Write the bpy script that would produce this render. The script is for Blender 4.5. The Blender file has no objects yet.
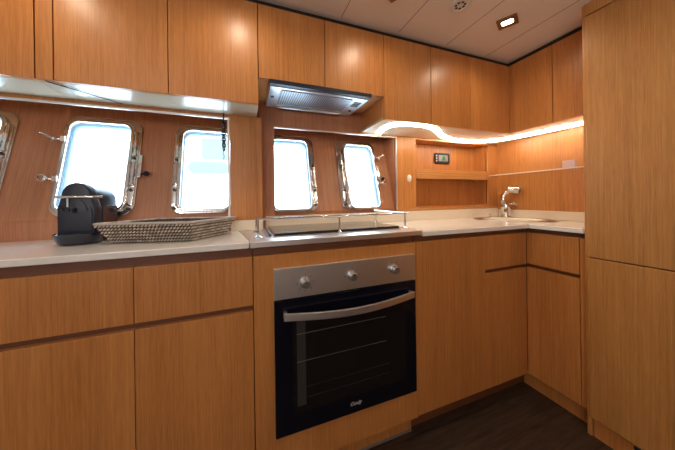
import bpy, bmesh, math, random
from mathutils import Vector, Matrix
random.seed(4)
SC = bpy.context.scene
COL = SC.collection
H = 1.06                       # eye height; heights below are written relative to the eye

# ------------------------------------------------------------------ camera
F_PX, CY, YAW, ROLL = 246.536, 198.665, 0.357356, -0.013877
Fw = Vector((math.sin(YAW), math.cos(YAW), 0)); Rt = Vector((math.cos(YAW), -math.sin(YAW), 0)); Up = Vector((0, 0, 1))
r = math.cos(ROLL)*Rt + math.sin(ROLL)*Up
u = -math.sin(ROLL)*Rt + math.cos(ROLL)*Up
cd = bpy.data.cameras.new('camera'); cam = bpy.data.objects.new('camera', cd); COL.objects.link(cam)
cam.matrix_world = Matrix(((r.x, u.x, -Fw.x, 0), (r.y, u.y, -Fw.y, 0), (r.z, u.z, -Fw.z, H), (0, 0, 0, 1)))
cd.sensor_width = 36; cd.lens = F_PX/675*36; cd.shift_y = -(225-CY)/675; cd.clip_start = 0.02
SC.camera = cam

# ------------------------------------------------------------------ light
SC.view_settings.view_transform = 'Standard'; SC.view_settings.look = 'None'
SC.view_settings.exposure = 0.0; SC.view_settings.gamma = 1.0; SC.view_settings.use_curve_mapping = False
w = bpy.data.worlds.new('sky'); SC.world = w; w.use_nodes = True
w.node_tree.nodes['Background'].inputs[0].default_value = (0.66, 0.84, 1.0, 1)
w.node_tree.nodes['Background'].inputs[1].default_value = 10.0

def lamp(name, kind, loc, energy, color, rot=(0, 0, 0), **kw):
    d = bpy.data.lights.new(name, kind); d.energy = energy; d.color = color
    for k, v in kw.items(): setattr(d, k, v)
    o = bpy.data.objects.new(name, d); COL.objects.link(o); o.location = loc; o.rotation_euler = rot
    return o
WARM = (1.0, 0.80, 0.58)
CEIL = 0.84 + H
SPOTS = [(-0.62, 0.85), (-0.02, 0.85), (0.58, 0.85), (1.19, 0.82)]
FILL_SPOTS = [(0.88, 0.15), (-0.65, -0.15)]  # unseen fill spots, added to brighten the tall cupboard and the room
for i, (x, y) in enumerate(SPOTS + FILL_SPOTS):
    lamp('downlight_or_fill_lamp', 'SPOT', (x, y, CEIL-0.012), 5.5 if i < 4 else 9 if i == 4 else 5, WARM, spot_size=math.radians(168), spot_blend=0.9, shadow_soft_size=0.028)
lamp('rear_fill', 'AREA', (-0.9, -1.5, 0.30+H), 23, (0.97, 0.94, 0.93), (math.radians(132), 0, math.radians(-22)), shape='RECTANGLE', size=1.2, size_y=0.7)  # added soft fill behind the camera, tilted up to lift ceiling and recesses

# ------------------------------------------------------------------ materials
def mat(name, color=(0.8, 0.8, 0.8), rough=0.5, metal=0.0, emit=None, strength=0, coat=0, **kw):
    m = bpy.data.materials.new(name); m.use_nodes = True
    b = m.node_tree.nodes['Principled BSDF']
    b.inputs['Base Color'].default_value = (*color, 1); b.inputs['Roughness'].default_value = rough
    b.inputs['Metallic'].default_value = metal; b.inputs['Coat Weight'].default_value = coat
    if emit: b.inputs['Emission Color'].default_value = (*emit, 1); b.inputs['Emission Strength'].default_value = strength
    for k, v in kw.items(): b.inputs[k.replace('_', ' ')].default_value = v
    return m
def nd(m, t, **kw):
    n = m.node_tree.nodes.new(t)
    for k, v in kw.items(): setattr(n, k, v)
    return n
def coords(m, scale, rnd=True, rot=(0, 0, 0)):
    L = m.node_tree.links
    tc = nd(m, 'ShaderNodeTexCoord'); mp = nd(m, 'ShaderNodeMapping'); mp.inputs['Scale'].default_value = scale
    mp.inputs['Rotation'].default_value = rot
    if rnd:
        oi = nd(m, 'ShaderNodeObjectInfo'); mu = nd(m, 'ShaderNodeMath', operation='MULTIPLY'); mu.inputs[1].default_value = 37.0
        L.new(oi.outputs['Random'], mu.inputs[0])
        ad = nd(m, 'ShaderNodeVectorMath', operation='ADD')
        L.new(tc.outputs['Object'], ad.inputs[0]); L.new(mu.outputs[0], ad.inputs[1]); L.new(ad.outputs[0], mp.inputs['Vector'])
    else: L.new(tc.outputs['Object'], mp.inputs['Vector'])
    return mp
def wood(name, dark, light, rough=0.36, horiz=False, coat=0.12, grain=1.0, yscale=None):
    m = mat(name, rough=rough, coat=coat, Coat_Roughness=0.28)
    L = m.node_tree.links; b = m.node_tree.nodes['Principled BSDF']
    def noise(sc, detail, dist=0.0):
        s = (sc[2], sc[1], sc[0]) if horiz else sc
        if yscale: s = (s[0], yscale, s[2])
        mp = coords(m, s); n = nd(m, 'ShaderNodeTexNoise'); n.inputs['Scale'].default_value = 1.0
        n.inputs['Detail'].default_value = detail; n.inputs['Distortion'].default_value = dist
        L.new(mp.outputs[0], n.inputs['Vector']); return n
    a = noise((150, 150, 2.5), 3, 0.2); c = noise((420, 420, 16), 2); d = noise((7, 7, 0.7), 2, 0.8)
    m1 = nd(m, 'ShaderNodeMath', operation='MULTIPLY'); m1.inputs[1].default_value = 0.45*grain
    m2 = nd(m, 'ShaderNodeMath', operation='MULTIPLY_ADD'); m2.inputs[1].default_value = 0.40*grain
    m3 = nd(m, 'ShaderNodeMath', operation='MULTIPLY_ADD'); m3.inputs[1].default_value = 0.35
    L.new(a.outputs['Fac'], m1.inputs[0]); L.new(c.outputs['Fac'], m2.inputs[0]); L.new(m1.outputs[0], m2.inputs[2])
    L.new(d.outputs['Fac'], m3.inputs[0]); L.new(m2.outputs[0], m3.inputs[2])
    cr = nd(m, 'ShaderNodeValToRGB'); cr.color_ramp.elements[0].position = 0.42; cr.color_ramp.elements[1].position = 0.80
    cr.color_ramp.elements[0].color = (*dark, 1); cr.color_ramp.elements[1].color = (*light, 1)
    L.new(m3.outputs[0], cr.inputs['Fac']); L.new(cr.outputs[0], b.inputs['Base Color'])
    bp = nd(m, 'ShaderNodeBump'); bp.inputs['Strength'].default_value = 0.12; bp.inputs['Distance'].default_value = 0.0006
    L.new(m2.outputs[0], bp.inputs['Height']); L.new(bp.outputs[0], b.inputs['Normal'])
    return m
WOOD = wood('oak_veneer', (0.42, 0.150, 0.036), (0.68, 0.292, 0.082))
WOODD = wood('hull_panel_veneer', (0.38, 0.150, 0.072), (0.58, 0.262, 0.135), yscale=2)
WOODH = wood('oak_veneer_level_grain', (0.44, 0.175, 0.045), (0.70, 0.34, 0.105), horiz=True)
WOODT = wood('tall_cupboard_veneer', (0.40, 0.166, 0.040), (0.66, 0.322, 0.096), rough=0.4)
EDGE = wood('pale_edge_band', (0.50, 0.30, 0.14), (0.66, 0.44, 0.24), grain=0.5)
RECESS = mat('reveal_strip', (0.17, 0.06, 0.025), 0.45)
PALE = wood('pale_gloss_laminate', (0.62, 0.54, 0.40), (0.76, 0.69, 0.54), rough=0.16, horiz=True, grain=0.5, coat=0.6)
SPLASH = mat('cream_upstand', (0.80, 0.70, 0.56), 0.35)
BLACK = mat('black_gap', (0.012, 0.010, 0.010), 0.5)
TRIM = mat('pale_metal_trim', (0.72, 0.68, 0.63), 0.35, 0.6)
CHROME = mat('polished_chrome', (0.80, 0.80, 0.80), 0.10, 1.0)
def brushed(name, col, rough, sc):
    m = mat(name, col, rough, 1.0); L = m.node_tree.links; b = m.node_tree.nodes['Principled BSDF']
    mp = coords(m, sc); n = nd(m, 'ShaderNodeTexNoise'); n.inputs['Scale'].default_value = 1; n.inputs['Detail'].default_value = 2
    L.new(mp.outputs[0], n.inputs['Vector'])
    mr = nd(m, 'ShaderNodeMapRange'); mr.inputs['To Min'].default_value = rough-0.08; mr.inputs['To Max'].default_value = rough+0.12
    L.new(n.outputs['Fac'], mr.inputs['Value']); L.new(mr.outputs[0], b.inputs['Roughness'])
    bp = nd(m, 'ShaderNodeBump'); bp.inputs['Strength'].default_value = 0.03; bp.inputs['Distance'].default_value = 0.0002
    L.new(n.outputs['Fac'], bp.inputs['Height']); L.new(bp.outputs[0], b.inputs['Normal'])
    return m
STEEL = brushed('brushed_steel', (0.84, 0.81, 0.79), 0.36, (3, 700, 1400))
def stone():
    m = mat('white_stone', (0.8, 0.76, 0.7), 0.16, coat=0.3); L = m.node_tree.links; b = m.node_tree.nodes['Principled BSDF']
    mp = coords(m, (90, 90, 90), False); n = nd(m, 'ShaderNodeTexNoise'); n.inputs['Scale'].default_value = 1; n.inputs['Detail'].default_value = 3
    L.new(mp.outputs[0], n.inputs['Vector'])
    cr = nd(m, 'ShaderNodeValToRGB'); cr.color_ramp.elements[0].color = (0.84, 0.81, 0.76, 1); cr.color_ramp.elements[1].color = (0.93, 0.90, 0.86, 1)
    L.new(n.outputs['Fac'], cr.inputs['Fac']); L.new(cr.outputs[0], b.inputs['Base Color']); return m
STONE = stone()
def floor_mat():
    m = mat('dark_wenge_planks', rough=0.42); L = m.node_tree.links; b = m.node_tree.nodes['Principled BSDF']
    mp = coords(m, (5, 60, 60), False); n = nd(m, 'ShaderNodeTexNoise'); n.inputs['Scale'].default_value = 1; n.inputs['Detail'].default_value = 6; n.inputs['Distortion'].default_value = 1.2
    L.new(mp.outputs[0], n.inputs['Vector'])
    cr = nd(m, 'ShaderNodeValToRGB'); cr.color_ramp.elements[0].position = 0.35; cr.color_ramp.elements[1].position = 0.72
    cr.color_ramp.elements[0].color = (0.026, 0.017, 0.012, 1); cr.color_ramp.elements[1].color = (0.080, 0.050, 0.034, 1)
    L.new(n.outputs['Fac'], cr.inputs['Fac'])
    mp2 = coords(m, (1, 1, 1), False); br = nd(m, 'ShaderNodeTexBrick'); br.inputs['Scale'].default_value = 1
    br.inputs['Brick Width'].default_value = 1.2; br.inputs['Row Height'].default_value = 0.16; br.inputs['Mortar Size'].default_value = 0.0015
    br.inputs['Color1'].default_value = (1, 1, 1, 1); br.inputs['Color2'].default_value = (0.8, 0.8, 0.8, 1); br.inputs['Mortar'].default_value = (0.2, 0.2, 0.2, 1)
    L.new(mp2.outputs[0], br.inputs['Vector'])
    mx = nd(m, 'ShaderNodeMix', data_type='RGBA', blend_type='MULTIPLY'); mx.inputs[0].default_value = 1
    L.new(cr.outputs[0], mx.inputs[6]); L.new(br.outputs['Color'], mx.inputs[7]); L.new(mx.outputs[2], b.inputs['Base Color'])
    return m
FLOOR = floor_mat()
CEILM = mat('ceiling_panel', (0.88, 0.79, 0.71), 0.38)
SEAM = mat('ceiling_seam', (0.30, 0.23, 0.19), 0.6)
WALLM = mat('plain_wall', (0.66, 0.57, 0.48), 0.6)
WHITEP = mat('white_plastic', (0.80, 0.77, 0.72), 0.35)
BLKGL = mat('black_glass', (0.006, 0.006, 0.008), 0.06, coat=0.5)
OVDOOR = mat('black_door_glass', (0.004, 0.005, 0.011), 0.10, Specular_IOR_Level=0.35)
OVWIN = mat('oven_window', (0.012, 0.009, 0.009), 0.10, Specular_IOR_Level=0.3)
OVWIN2 = mat('oven_inner_side', (0.035, 0.035, 0.033), 0.4)
BLKPL = mat('black_plastic', (0.010, 0.014, 0.030), 0.45)
BLKGLOSS = mat('glossy_black_plastic', (0.010, 0.016, 0.035), 0.12, coat=0.5)
DARKM = mat('dark_metal', (0.09, 0.085, 0.08), 0.4, 0.9)
GREYM = mat('grey_metal', (0.40, 0.40, 0.40), 0.35, 0.9)
HOODM = mat('hood_silver', (0.62, 0.66, 0.70), 0.30, 0.7)
def holes():
    m = mat('perforated_filter', (0.4, 0.42, 0.45), 0.4, 0.7); L = m.node_tree.links; b = m.node_tree.nodes['Principled BSDF']
    mp = coords(m, (95, 95, 95), False); v = nd(m, 'ShaderNodeTexVoronoi'); v.inputs['Scale'].default_value = 1; v.inputs['Randomness'].default_value = 0.0
    L.new(mp.outputs[0], v.inputs['Vector'])
    cr = nd(m, 'ShaderNodeValToRGB'); cr.color_ramp.interpolation = 'CONSTANT'
    cr.color_ramp.elements[0].color = (0.03, 0.03, 0.035, 1); cr.color_ramp.elements[1].color = (0.45, 0.48, 0.52, 1); cr.color_ramp.elements[1].position = 0.36
    L.new(v.outputs['Distance'], cr.inputs['Fac']); L.new(cr.outputs[0], b.inputs['Base Color']); return m
FILTER = holes()
def glass(name, tint, gl=0.08):
    m = bpy.data.materials.new(name); m.use_nodes = True; nt = m.node_tree; nt.nodes.clear()
    o = nt.nodes.new('ShaderNodeOutputMaterial'); t = nt.nodes.new('ShaderNodeBsdfTransparent'); g = nt.nodes.new('ShaderNodeBsdfGlossy'); mx = nt.nodes.new('ShaderNodeMixShader')
    t.inputs[0].default_value = (*tint, 1); g.inputs['Roughness'].default_value = 0.03; mx.inputs[0].default_value = gl
    nt.links.new(t.outputs[0], mx.inputs[1]); nt.links.new(g.outputs[0], mx.inputs[2]); nt.links.new(mx.outputs[0], o.inputs[0]); return m
GLASS = glass('window_glass', (0.95, 0.98, 1.0))
SHELFG = glass('shelf_glass', (0.93, 0.95, 0.93), 0.10)
SHELFE = mat('ground_glass_edge', (0.75, 0.72, 0.68), 0.3, emit=None)
LEDM = mat('led_tape', (1, 0.9, 0.75), 0.4, emit=(1.0, 0.86, 0.68), strength=28)
LAMPM = mat('lit_diffuser', (1, 0.95, 0.85), 0.4, emit=(1.0, 0.86, 0.66), strength=14)
LCD = mat('lcd_screen', (0.26, 0.27, 0.23), 0.3)
PINK = mat('pale_lilac_card', (0.72, 0.56, 0.62), 0.6)
INK = mat('white_ink', (0.5, 0.5, 0.5), 0.4)
BOATW = mat('boat_white', (0.92, 0.95, 0.97), 0.4)
BOATG = mat('boat_blue_glass', (0.13, 0.17, 0.17), 0.3)
def weave():
    m = mat('woven_rope', rough=0.5); L = m.node_tree.links; b = m.node_tree.nodes['Principled BSDF']
    mp = coords(m, (1, 1, 1), False); n = nd(m, 'ShaderNodeTexNoise'); n.inputs['Scale'].default_value = 45; L.new(mp.outputs[0], n.inputs['Vector'])
    cr = nd(m, 'ShaderNodeValToRGB'); cr.color_ramp.elements[0].position = 0.42; cr.color_ramp.elements[1].position = 0.58
    cr.color_ramp.elements[0].color = (0.46, 0.40, 0.34, 1); cr.color_ramp.elements[1].color = (0.80, 0.70, 0.60, 1)
    L.new(n.outputs['Fac'], cr.inputs['Fac']); L.new(cr.outputs[0], b.inputs['Base Color']); return m
WEAVE = weave()
WEAVED = mat('dark_cane', (0.07, 0.05, 0.04), 0.5)
RIMM = mat('silvered_rim', (0.50, 0.46, 0.42), 0.4, 0.3)

# ------------------------------------------------------------------ helpers
def box(bm, x0, x1, y0, y1, z0, z1):
    v = [bm.verts.new((x, y, z+H)) for z in (z0, z1) for (x, y) in ((x0, y0), (x1, y0), (x1, y1), (x0, y1))]
    for f in ((0, 3, 2, 1), (4, 5, 6, 7), (0, 1, 5, 4), (1, 2, 6, 5), (2, 3, 7, 6), (3, 0, 4, 7)): bm.faces.new([v[i] for i in f])
def boxes(*bs):
    bm = bmesh.new()
    for b in bs: box(bm, *b)
    return bm
def to_mesh(bm, name):
    bmesh.ops.recalc_face_normals(bm, faces=bm.faces)
    me = bpy.data.meshes.new(name); bm.to_mesh(me); bm.free(); return me
def obj(name, geo, m, parent=None, bevel=0.0, smooth=False, segs=2):
    """geo: bmesh or mesh in world coordinates -> object with its origin at its own base"""
    me = to_mesh(geo, name) if isinstance(geo, bmesh.types.BMesh) else geo
    me.name = name
    cs = [v.co for v in me.vertices]
    c = Vector(((min(p.x for p in cs)+max(p.x for p in cs))/2, (min(p.y for p in cs)+max(p.y for p in cs))/2, min(p.z for p in cs)))
    me.transform(Matrix.Translation(-c))
    o = bpy.data.objects.new(name, me); COL.objects.link(o)
    me.materials.clear(); me.materials.append(m)
    base = Vector((0, 0, 0)); p = parent
    while p: base += p.location; p = p.parent
    o.location = c - base
    if parent: o.parent = parent
    if smooth or bevel:
        for p in me.polygons: p.use_smooth = True
        me.set_sharp_from_angle(angle=math.radians(38))
    if bevel:
        b = o.modifiers.new('bevel', 'BEVEL'); b.width = bevel; b.segments = segs; b.limit_method = 'ANGLE'; b.angle_limit = math.radians(40)
        b.harden_normals = True
    return o
def tag(o, label=None, cat=None, group=None, kind=None):
    if label: o['label'] = label
    if cat: o['category'] = cat
    if group: o['group'] = group
    if kind: o['kind'] = kind
    return o
def struct(name, geo, m, bevel=0, parent=None, label=None):
    o = obj(name, geo, m, parent, bevel)
    if not parent: o['kind'] = 'structure'
    if label: o['label'] = label
    return o
def thing(name, label, cat, loc, group=None):
    o = bpy.data.objects.new(name, None); COL.objects.link(o); o.empty_display_size = 0.05
    o.location = (loc[0], loc[1], loc[2]+H); return tag(o, label, cat, group)
def prism(loops, t, M=None, bevel=0.0):
    """filled outline(s) with holes in local XY, extruded t along local Z (from 0 to t), placed by M"""
    cu = bpy.data.curves.new('tmp', 'CURVE'); cu.dimensions = '2D'; cu.fill_mode = 'BOTH'; cu.extrude = t/2 - bevel
    if bevel: cu.bevel_depth = bevel; cu.bevel_resolution = 2; cu.offset = -bevel
    for lp in loops:
        s = cu.splines.new('POLY'); s.points.add(len(lp)-1); s.use_cyclic_u = True
        for p, q in zip(s.points, lp): p.co = (q[0], q[1], 0, 1)
    o = bpy.data.objects.new('tmp', cu); COL.objects.link(o)
    dg = bpy.context.evaluated_depsgraph_get(); dg.update()
    me = bpy.data.meshes.new_from_object(o.evaluated_get(dg))
    bpy.data.objects.remove(o); bpy.data.curves.remove(cu)
    me.transform(Matrix.Translation((0, 0, t/2)))
    if M is not None: me.transform(M)
    bm = bmesh.new(); bm.from_mesh(me); bpy.data.meshes.remove(me)
    bmesh.ops.remove_doubles(bm, verts=bm.verts, dist=1e-6)
    return bm
def rrect(x0, x1, y0, y1, rad, n=7):
    out = []
    for cx, cy, a0 in ((x1-rad, y1-rad, 0), (x0+rad, y1-rad, 90), (x0+rad, y0+rad, 180), (x1-rad, y0+rad, 270)):
        for i in range(n+1):
            a = math.radians(a0 + 90*i/n); out.append((cx+rad*math.cos(a), cy+rad*math.sin(a)))
    return out
def FRONT(y):   # local x->X, local y->Z (relative to the eye), extrusion towards the room (-Y) starting at y
    return Matrix(((1, 0, 0, 0), (0, 0, -1, y), (0, 1, 0, H), (0, 0, 0, 1)))
def SIDE(x):    # local x->-Y, local y->Z, extrusion towards -X
    return Matrix(((0, 0, -1, x), (-1, 0, 0, 0), (0, 1, 0, H), (0, 0, 0, 1)))
def merge(a, b):
    me = bpy.data.meshes.new('m'); b.to_mesh(me); b.free(); a.from_mesh(me); bpy.data.meshes.remove(me); return a
def cyl(p, q, rad, n=20, r2=None, bm=None):
    p = Vector(p); q = Vector(q); p = p+Vector((0, 0, H)); q = q+Vector((0, 0, H))
    d = q-p; M = Matrix.Translation((p+q)/2) @ d.to_track_quat('Z', 'Y').to_matrix().to_4x4()
    bm = bm or bmesh.new()
    bmesh.ops.create_cone(bm, cap_ends=True, segments=n, radius1=rad, radius2=rad if r2 is None else r2, depth=d.length, matrix=M); return bm
def sph(p, rad, sc=(1, 1, 1), bm=None, M=None):
    bm = bm or bmesh.new()
    bmesh.ops.create_uvsphere(bm, u_segments=20, v_segments=12, radius=rad, matrix=Matrix.Translation(Vector(p)+Vector((0, 0, H))) @ (M or Matrix.Identity(4)) @ Matrix.Diagonal((*sc, 1))); return bm
def tube(pts, rad, n=10, bm=None, closed=False):
    """swept tube along points (eye-relative), rad may be a list"""
    P = [Vector(p)+Vector((0, 0, H)) for p in pts]; N = len(P); bm = bm or bmesh.new(); rings = []
    nrm = None
    for i, p in enumerate(P):
        a = P[(i-1) % N] if (closed or i) else P[0]; b = P[(i+1) % N] if (closed or i < N-1) else P[-1]
        t = (b-a).normalized()
        if nrm is None: nrm = t.orthogonal().normalized()
        nrm = (nrm - t*nrm.dot(t)).normalized(); bi = t.cross(nrm)
        rr = rad[i] if isinstance(rad, (list, tuple)) else rad
        rings.append([bm.verts.new(p + rr*(math.cos(2*math.pi*k/n)*nrm + math.sin(2*math.pi*k/n)*bi)) for k in range(n)])
    for i in range(N if closed else N-1):
        A, B = rings[i], rings[(i+1) % N]
        for k in range(n): bm.faces.new((A[k], A[(k+1) % n], B[(k+1) % n], B[k]))
    if not closed: bm.faces.new(rings[0][::-1]); bm.faces.new(rings[-1])
    return bm
def smooth_path(pts, n=6):
    """Catmull-Rom"""
    P = [Vector(p) for p in pts]; out = []
    for i in range(len(P)-1):
        a = P[max(i-1, 0)]; b = P[i]; c = P[i+1]; d = P[min(i+2, len(P)-1)]
        for k in range(n):
            t = k/n; out.append(0.5*((2*b)+(-a+c)*t+(2*a-5*b+4*c-d)*t*t+(-a+3*b-3*c+d)*t**3))
    out.append(P[-1]); return out
def lathe(profile, c, n=32, bm=None, M=None):
    bm = bm or bmesh.new(); M = M or Matrix.Identity(4); rings = []
    for (rr, z) in profile:
        rings.append([bm.verts.new((M @ Vector((rr*math.cos(2*math.pi*k/n), rr*math.sin(2*math.pi*k/n), z))) + Vector(c) + Vector((0, 0, H))) for k in range(n)])
    for A, B in zip(rings, rings[1:]):
        for k in range(n): bm.faces.new((A[k], A[(k+1) % n], B[(k+1) % n], B[k]))
    if profile[0][0] > 1e-5: bm.faces.new(rings[0][::-1])
    if profile[-1][0] > 1e-5: bm.faces.new(rings[-1])
    bmesh.ops.remove_doubles(bm, verts=bm.verts, dist=1e-6)
    return bm

# ------------------------------------------------------------------ levels
ZF, ZC, ZS, ZT = -1.06, -0.145, -0.165, -0.196      # floor, worktop, slab underside, cabinet front top
YF, XR = 0.90, 1.43                                # front planes of the two runs
XW, L1, L2 = 1.81, 1.25, 1.34                      # right wall and the two lining planes
DU, XU, ZU = 1.07, 1.56, 0.397                     # upper cabinets
ZUT = 0.815

# ------------------------------------------------------------------ structure
struct('floor', boxes((-2.0, 2.3, -1.7, 1.6, ZF-0.05, ZF)), FLOOR)
ceil = struct('ceiling', boxes((-2.0, 2.3, -1.7, 1.75, 0.84, 0.88)), CEILM)
for i, x in enumerate((-0.82, -0.51, -0.195, 0.115, 0.427, 0.740, 1.049, 1.358)):
    obj('ceiling_joint', boxes((x-0.0015, x+0.0015, -1.7, 1.06, 0.8392, 0.8402)), SEAM, ceil)
# shadow gap moulding between cabinets and ceiling
struct('trim_1', boxes((-2.0, XU+0.03, DU+0.015, DU+0.04, ZUT, 0.84)), BLACK)
struct('trim_2', boxes((XU+0.012, XU+0.03, 0.40, DU+0.015, ZUT, 0.84)), BLACK)
struct('wall_left', boxes((-2.05, -2.0, -1.7, 1.6, ZF, 0.84)), WALLM)
struct('wall_front', boxes((-2.0, 2.3, -1.75, -1.7, ZF, 0.84)), WALLM)
struct('wall_right', boxes((XW, XW+0.05, -1.7, 1.6, ZF, 0.84)), WOOD)

def hullM(Yb, z0=-0.07):   # local x->X, local y->up the leaning hull, z->towards the room
    SL = 0.30
    nrm = math.hypot(1, SL)
    return Matrix(((1, 0, 0, 0), (0, SL/nrm, -1/nrm, Yb), (0, 1/nrm, SL/nrm, z0+H), (0, 0, 0, 1)))
PORTS = [  # hull base, outer x0,x1, glass x0,x1, vertical range (height above base), glass range, hinge side
    (1.30, -1.150, -0.874, -1.128, -0.913, 0.010, 0.468, 0.036, 0.437, 1),
    (1.30, -0.728, -0.450, -0.706, -0.491, 0.010, 0.468, 0.036, 0.437, 1),
    (1.30, -0.318, -0.060, -0.281, -0.072, 0.010, 0.468, 0.028, 0.433, -1),
    (1.36, 0.125, 0.392, 0.145, 0.352, 0.000, 0.468, 0.012, 0.434, 1),
    (1.36, 0.536, 0.812, 0.594, 0.790, 0.004, 0.462, 0.012, 0.430, -1)]
def hull(Yb, xa, xb, ps):
    M = hullM(Yb)
    loops = [[(xa, 0), (xb, 0), (xb, 0.93), (xa, 0.93)]]
    for p in ps: loops.append(rrect(p[3]-0.008, p[4]+0.008, p[7]-0.008, p[8]+0.008, 0.04))
    bm = prism(loops, 0.03, M @ Matrix.Translation((0, 0, -0.03)))
    box(bm, xa, xb, Yb, Yb+0.03, ZF, -0.071)
    return bm
struct('wall_back_left', hull(1.30, -2.0, 0.095, PORTS[:3]), WOODD)
struct('wall_back_centre', hull(1.36, 0.095, 0.925, PORTS[3:]), WOODD)
struct('wall_back_right', boxes((0.925, 2.3, 1.475, 1.53, ZF, 0.84), (0.925, 0.945, 1.53, 1.75, ZF, 0.84)), WOODD)  # second box is an unseen plate added to close a daylight leak
struct('wall_back_light_stop', boxes((0.089, 0.101, 1.345, 1.75, ZF, 0.84)), WOODD)  # hidden plate added to stop daylight leaking between the two hull panels
# inner lining: strip over the left opening with the pilaster, and the one round the cooker opening
struct('wall_back_lining_left', merge(boxes((-2.0, 0.075, L1, L1+0.02, 0.381, ZU+0.0)),
       boxes((-0.064, 0.053, L1, L1+0.02, -0.095, 0.381), (0.0535, 0.077, L1-0.006, L1+0.02, -0.095, ZU+0.0))), WOOD)
struct('wall_back_lining_centre', prism([[(0.077, -0.09), (0.146, -0.09), (0.146, 0.383), (0.907, 0.383), (0.907, 0.40), (0.657, 0.40), (0.657, 0.507), (0.077, 0.507)]], 0.02, FRONT(L2+0.02)), WOODD)
struct('wall_back_jamb', boxes((0.902, 0.922, L2+0.02, 1.475, -0.09, 0.39)), WOODD)
# pale edge trim round the openings
struct('trim_3', boxes((-2.0, -0.066, L1-0.004, L1+0.004, 0.3765, 0.3835), (-0.0745, -0.066, L1-0.004, L1+0.004, -0.09, 0.3765)), TRIM)
struct('trim_4', boxes((0.146, 0.907, L2-0.004, L2+0.004, 0.381, 0.387), (0.900, 0.907, L2-0.004, L2+0.004, -0.075, 0.381)), TRIM)

def porthole(i, p):
    Yb, x0, x1, g0, g1, v0, v1, w0, w1, hs = p
    M = hullM(Yb)
    fr = struct('window_%d' % (i+1), prism([rrect(x0, x1, v0, v1, 0.05), rrect(g0-0.004, g1+0.004, w0-0.004, w1+0.004, 0.036)], 0.009, M, bevel=0.002), CHROME)
    fr['label'] = ('polished chrome porthole frame farthest left, cut by the picture edge', 'polished chrome porthole behind the black coffee machine', 'polished chrome porthole above the woven basket',
                   'polished chrome porthole half hidden by the wooden pillar', 'polished chrome porthole tilted beside the wooden niche')[i]
    a = 0.014
    obj('window_sash', prism([rrect(g0-a, g1+a, w0-a, w1+a, 0.045), rrect(g0, g1, w0, w1, 0.034)], 0.014, M @ Matrix.Translation((0, 0, 0.008)), bevel=0.004), CHROME, fr, smooth=True)
    obj('window_tunnel', prism([rrect(g0-0.006, g1+0.006, w0-0.006, w1+0.006, 0.038), rrect(g0, g1, w0, w1, 0.034)], 0.05, M @ Matrix.Translation((0, 0, -0.05))), BLUEM, fr)
    obj('window_pane', prism([rrect(g0, g1, w0, w1, 0.034)], 0.006, M @ Matrix.Translation((0, 0, 0.0))), GLASS, fr)
    hx = (x1+g1)/2+0.004 if hs > 0 else (x0+g0)/2-0.004
    def P(x, v, z): q = M @ Vector((x, v, z)); return (q.x, q.y, q.z-H)
    for vv in (0.34, 0.20):
        bm = cyl(P(hx, vv-0.052, 0.019), P(hx, vv+0.052, 0.019), 0.0065)
        cyl(P(hx, vv-0.018, 0.019), P(hx, vv+0.018, 0.019), 0.0095, bm=bm)
        cyl(P(hx, vv+0.050, 0.019), P(hx, vv+0.060, 0.019), 0.010, bm=bm); cyl(P(hx, vv-0.060, 0.019), P(hx, vv-0.050, 0.019), 0.010, bm=bm)
        obj('hinge', bm, CHROME, fr, smooth=True)
    obj('hinge_bar', prism([rrect(hx-0.011, hx+0.011, 0.05, 0.40, 0.008)], 0.008, M @ Matrix.Translation((0, 0, 0.008)), bevel=0.002), CHROME, fr, smooth=True)
    for vv in (0.035, 0.12, 0.27, 0.395):
        b = cyl(P(hx, vv, 0.008), P(hx, vv, 0.021), 0.007); obj('bolt', b, DARKM, fr, smooth=True)
    # swing bolts with wing nuts on the closing side
    sgn = -hs; ex = x0 if hs > 0 else x1
    for vv in (0.345, 0.165):
        if i in (0, 2, 3): break
        bm = cyl(P(ex - sgn*0.012, vv, 0.02), P(ex + sgn*0.024, vv, 0.026), 0.0042)
        sph(P(ex + sgn*0.016, vv, 0.026), 0.0095, bm=bm)
        c = Vector(P(ex+sgn*0.018, vv, 0.026))
        if vv < 0.3:
            ring = [(c.x+sgn*0.008+0.012*math.cos(t*math.pi/8), c.y-0.004, c.z+0.003+0.012*math.sin(t*math.pi/8)) for t in range(16)]
            tube(ring, 0.0032, 8, bm, closed=True)
        else:
            tube([tuple(c), (c.x+sgn*0.015, c.y-0.012, c.z+0.010), (c.x+sgn*0.032, c.y-0.02, c.z+0.017)], [0.005, 0.006, 0.004], 10, bm)
            tube([tuple(c), (c.x+sgn*0.004, c.y-0.006, c.z-0.016)], [0.005, 0.003], 10, bm)
        box(bm, c.x-sgn*0.030-0.007, c.x-sgn*0.030+0.007, c.y-0.004, c.y+0.012, c.z-0.011, c.z+0.011)
        obj('wing_nut', bm, CHROME, fr, smooth=True)
    if i in (1, 4):
        kx = x1 + 0.006
        obj('catch_plate', prism([rrect(kx-0.008, kx+0.006, 0.18, 0.29, 0.003)], 0.012, M @ Matrix.Translation((0, 0, 0.004)), bevel=0.002), CHROME, fr, smooth=True)
        bm = cyl(P(kx+0.006, 0.20, 0.004), P(kx+0.024, 0.20, 0.012), 0.004); sph(P(kx+0.026, 0.20, 0.013), 0.0115, bm=bm)
        obj('catch_knob', bm, BLKPL, fr, smooth=True)
BLUEM = mat('painted_tunnel', (0.35, 0.55, 0.66), 0.3)
for i, p in enumerate(PORTS): porthole(i, p)

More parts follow.
